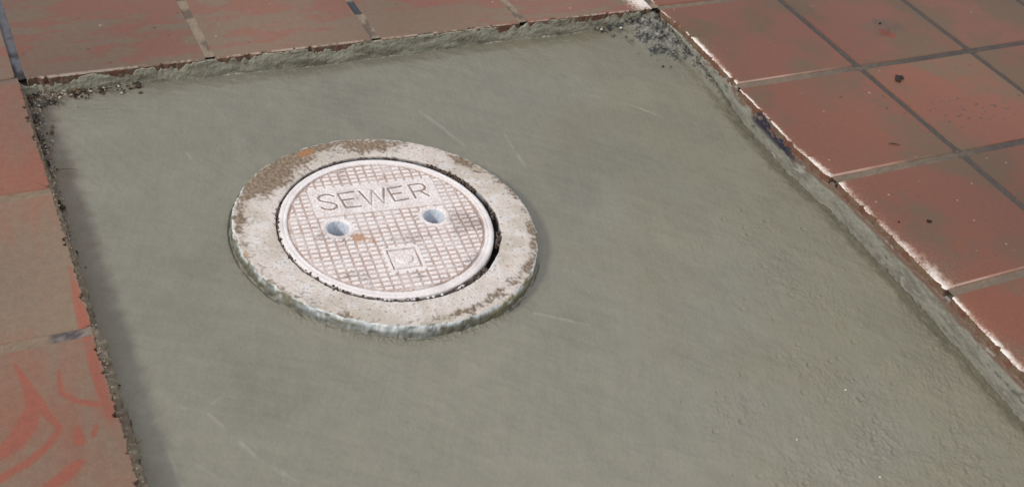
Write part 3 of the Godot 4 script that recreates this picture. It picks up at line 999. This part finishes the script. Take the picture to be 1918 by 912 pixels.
func build_cover() -> void:
	var root := Node3D.new()
	root.name = numbered("sewer_cover")
	root.position = Vector3(COVER.x, RING_TOP + 0.0012, COVER.y)
	root.rotation.y = -0.096
	add_child(root)
	tag(root, "round cast iron sewer cover with chequered face, raised rim and two lifting holes", "manhole cover")
	var m := mat(0.6, 0.5)
	relief(m, 60.0, 0.09, 0.05, 46)
	var holes := [Vector2(-0.0733, -0.0047), Vector2(0.0752, -0.0070)]
	var rh := 0.0166
	var top_r := 0.1585
	var step := 0.00072
	var half := 222
	var side := half * 2 + 1
	var v := PackedVector3Array()
	v.resize(side * side)
	var c := PackedColorArray()
	c.resize(side * side)
	var strokes := []
	for key in LETTERS:
		for line in LETTERS[key]:
			for k in line.size() - 1:
				strokes.append([Vector2(line[k][0], line[k][1]), Vector2(line[k + 1][0], line[k + 1][1])])
	for j in side:
		for i in side:
			var p := Vector2((i - half) * step, (j - half) * step)
			var r := p.length()
			if r > top_r + 0.0015:
				continue
			if absf(r - top_r) < step * 0.75:
				p *= top_r / r
				r = top_r
			for hp in holes:
				var hd: float = p.distance_to(hp)
				if absf(hd - rh) < step * 0.75:
					p = hp + (p - hp) / hd * rh
			var mid := n_mid.get_noise_2d(p.x * 1.3, p.y * 1.3)
			var fine := n_fine.get_noise_2d(p.x * 1.5, p.y * 1.5)
			var grain := n_grain.get_noise_2d(p.x * 1.3, p.y * 1.3)
			var h := -0.0022
			var hi := 0.0           # how much of the face is up, where feet have worn it clean
			if r > 0.1425:
				hi = smoothstep(0.1455, 0.1472, r)
				h = -0.0022 + 0.0022 * hi - 0.0012 * smoothstep(0.1562, top_r, r)
				h -= 0.0008 * exp(-pow((r - 0.1515) / 0.0009, 2.0))
				if r < 0.1455:
					h -= 0.0004
			else:
				# pads of the chequer, 14 by 9.4 mm, a bit uneven
				var gu := p.x / 0.01405 + 0.06 * n_mid.get_noise_2d(p.x * 0.3, p.y * 0.3)
				var gv := p.y / 0.0094 + 0.25 + 0.06 * n_mid.get_noise_2d(p.x * 0.3 + 9.0, p.y * 0.3)
				var cu := absf(gu - floor(gu) - 0.5)
				var cv := absf(gv - floor(gv) - 0.5)
				var worn := n_mid.get_noise_2d(floor(gu) * 0.37, floor(gv) * 0.53)
				hi = smoothstep(0.44, 0.31, cu + fine * 0.13 + 0.05 * mid) * smoothstep(0.43, 0.2, cv + fine * 0.16 + 0.06 * worn)
				hi *= clampf(0.92 + 0.5 * worn, 0.45, 1.0)
				h = -0.0018 + (0.0016 + 0.0004 * worn) * hi
				# smooth band that carries the word
				var band := smoothstep(0.0008, -0.0008, maxf(absf(p.x) - 0.0985, absf(p.y + 0.066) - 0.0325))
				h = lerpf(h, -0.0009, band)
				hi = lerpf(hi, 0.72 + 0.2 * mid, band)
				if band > 0.5 and absf(p.y + 0.067) < 0.024:
					var ld := 1.0
					for s in strokes:
						if absf(p.x - s[0].x) < 0.03:
							ld = minf(ld, seg_dist(p, s[0], s[1]))
					h -= 0.001 * smoothstep(0.0025, 0.0011, ld)
					h += 0.0007 * exp(-pow((ld - 0.0036) / 0.0013, 2.0))
				for hp in holes:
					var hd: float = p.distance_to(hp) - rh
					var boss := smoothstep(0.0085, 0.0065, hd)
					h = lerpf(h, -0.0006 - 0.0018 * smoothstep(0.0028, 0.0, hd), boss)
					hi = lerpf(hi, 0.8, boss)
				# the square socket: raised frame, groove, inner plate
				var sd := maxf(absf(p.x - 0.0035) - 0.0267, absf(p.y - 0.078) - 0.026)
				var fr := smoothstep(0.0008, -0.0004, sd)
				var sq := -0.0003 if sd > -0.0048 else (-0.0026 if sd > -0.0072 else -0.0009)
				h = lerpf(h, sq, fr)
				hi = lerpf(hi, 0.85 if sd > -0.0048 else (0.0 if sd > -0.0072 else 0.7), fr)
				if sd < -0.0075:
					var lump := Vector2((p.x - 0.0025) / 0.0125, (p.y - 0.0785) / 0.0115).length() + mid * 0.45
					h += 0.0019 * smoothstep(1.0, 0.75, lump) - 0.001 * exp(-pow((lump - 1.08) * 7.0, 2.0))
			h += fine * 0.00022 + grain * 0.00016 + mid * 0.00018
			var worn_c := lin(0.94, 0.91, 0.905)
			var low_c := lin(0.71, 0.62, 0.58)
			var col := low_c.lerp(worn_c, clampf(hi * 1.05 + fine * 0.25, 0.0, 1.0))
			col = col.lerp(lin(0.93, 0.92, 0.92), smoothstep(0.15, 0.5, mid + fine * 0.4) * hi * 0.5)
			if r > 0.1455:
				col *= 0.95 + 0.08 * mid
			var caked := smoothstep(0.0, 0.4, n_mid.get_noise_2d(p.x * 0.7 + 20.0, p.y * 0.7) + 0.35 * fine + 0.15)
			col = col.lerp(lin(0.87, 0.84, 0.83), caked * (1.0 - hi) * 0.42)
			h += 0.0006 * caked * (1.0 - hi)
			col *= 1.0 + 0.22 * fine * (1.0 - 0.4 * hi)
			var soil := smoothstep(0.12, 0.5, n_mid.get_noise_2d(p.x * 0.5 + 3.0, p.y * 0.5) - 0.12 + 0.6 * smoothstep(0.04, 0.12, p.x) * smoothstep(-0.06, 0.05, p.y) + 0.5 * fine - 0.1)
			col = col.lerp(lin(0.47, 0.385, 0.345), soil * (0.62 - 0.22 * hi) * (0.5 if r > 0.145 else 1.0))
			var rust := exp(-pow(p.distance_to(Vector2(-0.049, 0.022)) / 0.011, 2.0)) + 0.55 * exp(-pow(p.distance_to(Vector2(-0.03, 0.032)) / 0.008, 2.0)) + 0.4 * exp(-pow(p.distance_to(Vector2(0.02, -0.11)) / 0.02, 2.0))
			col = col.lerp(lin(0.68, 0.49, 0.33), smoothstep(0.3, 0.8, rust + 0.5 * fine + 0.3 * mid) * 0.8)
			v[j * side + i] = Vector3(p.x, h, p.y)
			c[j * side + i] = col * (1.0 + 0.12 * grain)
	var idx := PackedInt32Array()
	for j in side - 1:
		for i in side - 1:
			var q := [j * side + i, j * side + i + 1, (j + 1) * side + i, (j + 1) * side + i + 1]
			for t in [[q[0], q[1], q[2]], [q[2], q[1], q[3]]]:
				var ok := true
				var mid3 := (v[t[0]] + v[t[1]] + v[t[2]]) / 3.0
				var mp := Vector2(mid3.x, mid3.z)
				for k in 3:
					var w: Vector3 = v[t[k]]
					if w.y == 0.0 and w.x == 0.0 or Vector2(w.x, w.z).length() > top_r + 0.0001:
						ok = false
				for hp in holes:
					if mp.distance_to(hp) < rh - 0.00002:
						ok = false
				if ok:
					idx.append_array(t)
	put("face", mesh_of(v, c, idx), m, root)
	# rim skirt and underside
	var n := 360
	var prof := [[top_r, -0.0012], [0.1596, -0.0022], [0.16, -0.004], [0.16, -0.0205], [0.12, -0.0205]]
	var rv := PackedVector3Array()
	var rc := PackedColorArray()
	var ri := PackedInt32Array()
	for k in n:
		var a := TAU * k / n
		for r in prof.size():
			var rad: float = prof[r][0] + (n_mid.get_noise_2d(cos(a), sin(a)) * 0.0006 if r > 0 and r < 4 else 0.0)
			rv.append(Vector3(cos(a) * rad, prof[r][1], sin(a) * rad))
			rc.append(lin(0.8, 0.77, 0.76).lerp(lin(0.6, 0.62, 0.66), smoothstep(-0.004, -0.012, prof[r][1])) * (1.0 + 0.2 * n_mid.get_noise_2d(cos(a) * 2, sin(a) * 2)))
	for k in n:
		for r in prof.size() - 1:
			var a := k * prof.size() + r
			var b := ((k + 1) % n) * prof.size() + r
			ri.append_array([a, b, a + 1, b, b + 1, a + 1])
	put("rim", mesh_of(rv, rc, ri), m, root)
	# lifting holes: bluish galvanised sleeves
	var sm := mat(0.45, 0.5)
	for hp in holes:
		var sv := PackedVector3Array()
		var sc := PackedColorArray()
		var si := PackedInt32Array()
		for k in 96:
			var a := TAU * k / 96
			for r in 7:
				var rad := rh + 0.00005 if r == 0 else 0.0164 - 0.0002 * r
				var y := [-0.0023, -0.004, -0.009, -0.015, -0.021, -0.027, -0.033][r] as float
				rad += 0.0003 * n_mid.get_noise_2d(cos(a) * 0.3 + hp.x, y * 3.0)
				sv.append(Vector3(hp.x + cos(a) * rad, y, hp.y + sin(a) * rad))
				sc.append(lin(0.88, 0.905, 0.945).lerp(lin(0.6, 0.6, 0.6), smoothstep(-0.1, 0.5, n_mid.get_noise_2d(a * 0.3, y * 4.0 + hp.x)) * 0.6))
		for k in 96:
			for r in 6:
				var a := k * 7 + r
				var b := ((k + 1) % 96) * 7 + r
				si.append_array([a, a + 1, b, b, a + 1, b + 1])
		put("lifting_hole", mesh_of(sv, sc, si), sm, root)
	# the letters of SEWER, sunk strokes filled in a darker brown
	var lm := mat(0.9, 0.3)
	for ch in ["S", "E", "W", "F", "R"]:
		var lv := PackedVector3Array()
		var lc := PackedColorArray()
		var li := PackedInt32Array()
		var strokes_of: Array = (LETTERS[ch] as Array).duplicate()
		for line in strokes_of:
			var base := lv.size()
			for k in line.size():
				var p := Vector2(line[k][0], line[k][1])
				var t := Vector2.ZERO
				if k > 0:
					t += (p - Vector2(line[k - 1][0], line[k - 1][1])).normalized()
				if k < line.size() - 1:
					t += (Vector2(line[k + 1][0], line[k + 1][1]) - p).normalized()
				t = t.normalized()
				var w := Vector2(-t.y, t.x) * 0.0013
				for s in 3:
					var q := p + w * (s - 1)
					lv.append(Vector3(q.x, -0.0014 + 0.0002 * absf(s - 1.0), q.y))
					lc.append(lin(0.57, 0.49, 0.45) * (1.0 + 0.3 * n_fine.get_noise_2d(q.x, q.y)))
			for k in line.size() - 1:
				for s in 2:
					var a: int = base + k * 3 + s
					li.append_array([a, a + 3, a + 1, a + 1, a + 3, a + 4])
		var o := put("letter", mesh_of(lv, lc, li), lm, root)
		o.set_meta("label", "letter %s" % ("E" if ch == "F" else ch))


# ---------------------------------------------------------------- loose stuff

func pebble_mesh(sd: int, rough := 0.25) -> ArrayMesh:
	var s := SphereMesh.new()
	s.radius = 1.0
	s.height = 2.0
	s.radial_segments = 9
	s.rings = 5
	var a := s.get_mesh_arrays()
	var v: PackedVector3Array = a[Mesh.ARRAY_VERTEX]
	for i in v.size():
		v[i] *= 1.0 + rough * n_low.get_noise_3d(v[i].x * 0.3 + sd, v[i].y * 0.3, v[i].z * 0.3) * 2.0
	return mesh_of(v, PackedColorArray(), a[Mesh.ARRAY_INDEX])


func scatter(called: String, label: String, spots: Array, material: Material) -> void:
	# spots: [position, size, colour]
	var mm := MultiMesh.new()
	mm.transform_format = MultiMesh.TRANSFORM_3D
	mm.use_colors = true
	mm.mesh = pebble_mesh(3, 0.35)
	mm.instance_count = spots.size()
	for k in spots.size():
		var b := Basis.from_euler(Vector3(rng.randf() * TAU, rng.randf() * TAU, rng.randf() * TAU))
		b = b.scaled(Vector3(1.0, rng.randf_range(0.6, 0.9), rng.randf_range(0.7, 1.2)) * (spots[k][1] as float))
		mm.set_instance_transform(k, Transform3D(b, spots[k][0]))
		mm.set_instance_color(k, spots[k][2])
	var o := MultiMeshInstance3D.new()
	o.name = numbered(called)
	o.multimesh = mm
	o.material_override = material
	add_child(o)
	o.set_meta("kind", "stuff")
	tag(o, label, "grit")


func build_grit() -> void:
	var gm := mat(0.9, 0.3)
	var spots := []
	# packed into the gap round the cover
	for arc in [[-178.0, -150.0, 110], [128.0, 180.0, 240], [95.0, 128.0, 60], [-48.0, -14.0, 170], [52.0, 80.0, 260], [5.0, 9.0, 22], [22.0, 33.0, 60], [-120.0, -60.0, 30]]:
		for k in arc[2]:
			var a := deg_to_rad(rng.randf_range(arc[0], arc[1]))
			var rad := rng.randf_range(0.1605, 0.1675)
			var y := RING_TOP + rng.randf_range(-0.007, 0.0006)
			var col := lin(0.30, 0.25, 0.23).lerp(lin(0.55, 0.5, 0.47), rng.randf() * rng.randf())
			spots.append([Vector3(OPEN.x - 0.001 + cos(a) * rad, y, OPEN.y + sin(a) * rad), rng.randf_range(0.0008, 0.0021), col])
	for k in 16:
		var a := deg_to_rad(rng.randf_range(70.0, 118.0))
		spots.append([Vector3(OPEN.x + cos(a) * 0.163, RING_TOP - 0.001, OPEN.y + sin(a) * 0.163), rng.randf_range(0.001, 0.0024), lin(0.84, 0.83, 0.82)])
	scatter("grit", "dark grit packed in the gap between sewer cover and concrete collar", spots, gm)
	spots = []
	# crumbs of old mortar along the left edge and in the back corners
	for k in 330:
		var z := pow(rng.randf(), 1.5) * 0.9
		var x := edge_left(z) + absf(rng.randfn()) * (0.005 + 0.010 * smoothstep(0.4, 0.05, z)) + 0.001
		if k > 210:
			z = edge_back(-1.1) + 0.003 + absf(rng.randfn()) * 0.014
			x = rng.randf_range(PIT_L + 0.005, PIT_L + 0.19)
		var t := rng.randf()
		var col := lin(0.27, 0.23, 0.19) if t < 0.5 else (lin(0.42, 0.36, 0.29) if t < 0.85 else lin(0.7, 0.68, 0.62))
		spots.append([Vector3(x, pit_floor(x, z) + 0.003 + 0.004 * smoothstep(0.02, 0.0, x - PIT_L), z), rng.randf_range(0.0007, 0.0017) * (1.0 + 2.2 * pow(rng.randf(), 7.0)), col * rng.randf_range(0.7, 1.2)])
	for k in 110:
		var x := -absf(rng.randfn()) * 0.04
		var z := 0.01 + absf(rng.randfn()) * 0.07
		if k < 60:
			x = -rng.randf_range(0.02, 0.14)
			z = edge_back(x) + 0.004 + absf(rng.randfn()) * 0.008
		var hh := Vector2((x + 0.005) / 0.095, (z - 0.02) / 0.15).length()
		var t := rng.randf()
		var col := lin(0.25, 0.25, 0.25) if t < 0.5 else (lin(0.42, 0.41, 0.39) if t < 0.95 else lin(0.68, 0.67, 0.63))
		spots.append([Vector3(x, pit_floor(x, z) + 0.002 + 0.013 * smoothstep(1.0, 0.5, hh), z), rng.randf_range(0.0008, 0.002) * (1.0 + 2.0 * pow(rng.randf(), 6.0)), col])
	# sandy crumbs on the broken lip of the left edge
	for k in 260:
		var z := rng.randf_range(0.02, 0.95)
		spots.append([Vector3(edge_left(z) + rng.randfn() * 0.0028, -0.001 - rng.randf() * 0.004, z), rng.randf_range(0.0006, 0.0013), lin(0.3, 0.25, 0.2).lerp(lin(0.68, 0.62, 0.54), rng.randf())])
	scatter("mortar_crumbs", "loose dark and sandy crumbs of old mortar in the corners and along the left edge of the cut", spots, gm)


func solid(called: String, m: Mesh, material: Material, at: Vector3, label: String, category: String, group := "") -> void:
	var o := put(called, m, material)
	o.position = at
	tag(o, label, category, group)


func build_debris() -> void:
	var pale := mat(0.6, 0.5, false)
	pale.albedo_color = Color(0.78, 0.77, 0.72)
	var places := [  # first two are pebbles, the four in rough cement are added as glints
		[-0.131, 0.016, 0.0026, "small white pebble alone beside the back wall, left of the dark mortar mound"],
		[-0.087, 0.019, 0.003, "white pebble at the foot of the dark mortar mound in the back corner"],
		[-0.256, 0.959, 0.0019, "white speck standing in for a glint on rough cement near the right edge"],
		[-0.311, 1.101, 0.002, "white speck standing in for a glint, lowest in the rough cement at the bottom right"],
		[-0.383, 1.011, 0.0016, "tiny white speck standing in for a glint, furthest left of the rough patch"],
		[-0.289, 0.906, 0.0018, "white speck standing in for a glint beside a small hollow in the rough cement"],
	]
	for k in places.size():
		var p: Array = places[k]
		var y := pit_floor(p[0], p[1]) + (0.0002 if k > 1 else 0.005)
		var o := put("pebble", pebble_mesh(k + 5), pale)
		o.position = Vector3(p[0], y, p[1])
		o.scale = Vector3(1.0, 0.7, 0.9) * (p[2] as float)
		tag(o, p[3], "pebble", "white pebbles in the cement")
	# a crumpled dark leaf
	var v := PackedVector3Array()
	var idx := PackedInt32Array()
	var n := 26
	for ring in 4:
		for k in n:
			var a := TAU * k / n
			var r := 1.25 * (0.0085 + 0.004 * cos(2 * a + 0.6) + 0.0045 * n_mid.get_noise_2d(cos(a) * 0.03, sin(a) * 0.03) * 2.0 - (0.006 if absf(wrapf(a - 0.3, -PI, PI)) < 0.35 else 0.0)) * [0.02, 0.6, 1.0, 0.96][ring] as float
			v.append(Vector3(cos(a) * r, [0.0022, 0.0026, 0.0008, 0.0][ring] + 0.0009 * sin(a * 3.0) * (1.0 if ring < 3 else 0.0), sin(a) * r))
	for ring in 3:
		for k in n:
			var l := (k + 1) % n
			idx.append_array([ring * n + k, ring * n + n + k, ring * n + l, ring * n + l, ring * n + n + k, ring * n + n + l])
	var lm := mat(0.8, 0.4, false)
	lm.albedo_color = Color(0.19, 0.15, 0.15)
	solid("leaf_scrap", mesh_of(v, PackedColorArray(), idx), lm, Vector3(0.357, 0.001, 0.345), "crumpled dark scrap of leaf lying on a red tile", "leaf")
	var twig := mat(0.85, 0.3, false)
	twig.albedo_color = Color(0.22, 0.17, 0.14)
	solid("twig", tube([Vector3(-0.009, 0.001, -0.003), Vector3(-0.002, 0.0018, 0.0), Vector3(0.009, 0.001, 0.006)], 0.0009), twig, Vector3(0.187, 0.0004, 0.525), "thin dark splinter lying on the red tile below the leaf scrap", "twig")
	var straw := mat(0.8, 0.3, false)
	straw.albedo_color = Color(0.45, 0.38, 0.3)
	solid("root_strand", tube([Vector3(-0.006, 0.0, 0.0), Vector3(0.002, 0.006, -0.001), Vector3(0.008, 0.009, -0.006), Vector3(0.014, 0.008, -0.012)], 0.0011), straw, Vector3(-1.198, -0.024, 0.772), "dry curled root sticking out of the left edge near the bottom", "root")
	solid("root_strand", tube([Vector3(-0.004, 0.0, 0.0), Vector3(0.01, 0.002, -0.002), Vector3(0.022, 0.001, -0.002), Vector3(0.034, -0.001, 0.0)], 0.0008), straw, Vector3(-1.19, -0.026, 0.215), "thin root lying across the cement in the back left corner", "root")
	var chip := mat(0.85, 0.3, false)
	chip.albedo_color = Color(0.2, 0.16, 0.14)
	for p in [[0.095, 0.724, 0.0036, "dark chip alone on the red tile nearest the right edge of the picture"], [0.468, 0.155, 0.0024, "small dark chip above the wet red stain on a back tile"], [0.04, 0.71, 0.0018, "tiny dark chip beside the white dusted tile edge"]]:
		var o := put("dirt_chip", pebble_mesh(int(p[2] * 9000), 0.5), chip)
		o.position = Vector3(p[0], 0.001, p[1])
		o.scale = Vector3(1.2, 0.5, 0.8) * (p[2] as float)
		tag(o, p[3], "dirt", "dark chips on the tiles")


func tube(pts: Array, r: float) -> ArrayMesh:
	var v := PackedVector3Array()
	var idx := PackedInt32Array()
	for k in pts.size():
		var t: Vector3 = (pts[mini(k + 1, pts.size() - 1)] - pts[maxi(k - 1, 0)]).normalized()
		var a := t.cross(Vector3.UP).normalized()
		var b := a.cross(t)
		var w := r * (1.0 if k > 0 and k < pts.size() - 1 else 0.5)
		for s in 7:
			v.append(pts[k] + (a * cos(TAU * s / 7) + b * sin(TAU * s / 7)) * w)
	for k in pts.size() - 1:
		for s in 7:
			var i := k * 7 + s
			var j := k * 7 + (s + 1) % 7
			idx.append_array([i, i + 7, j, j, i + 7, j + 7])
	return mesh_of(v, PackedColorArray(), idx)
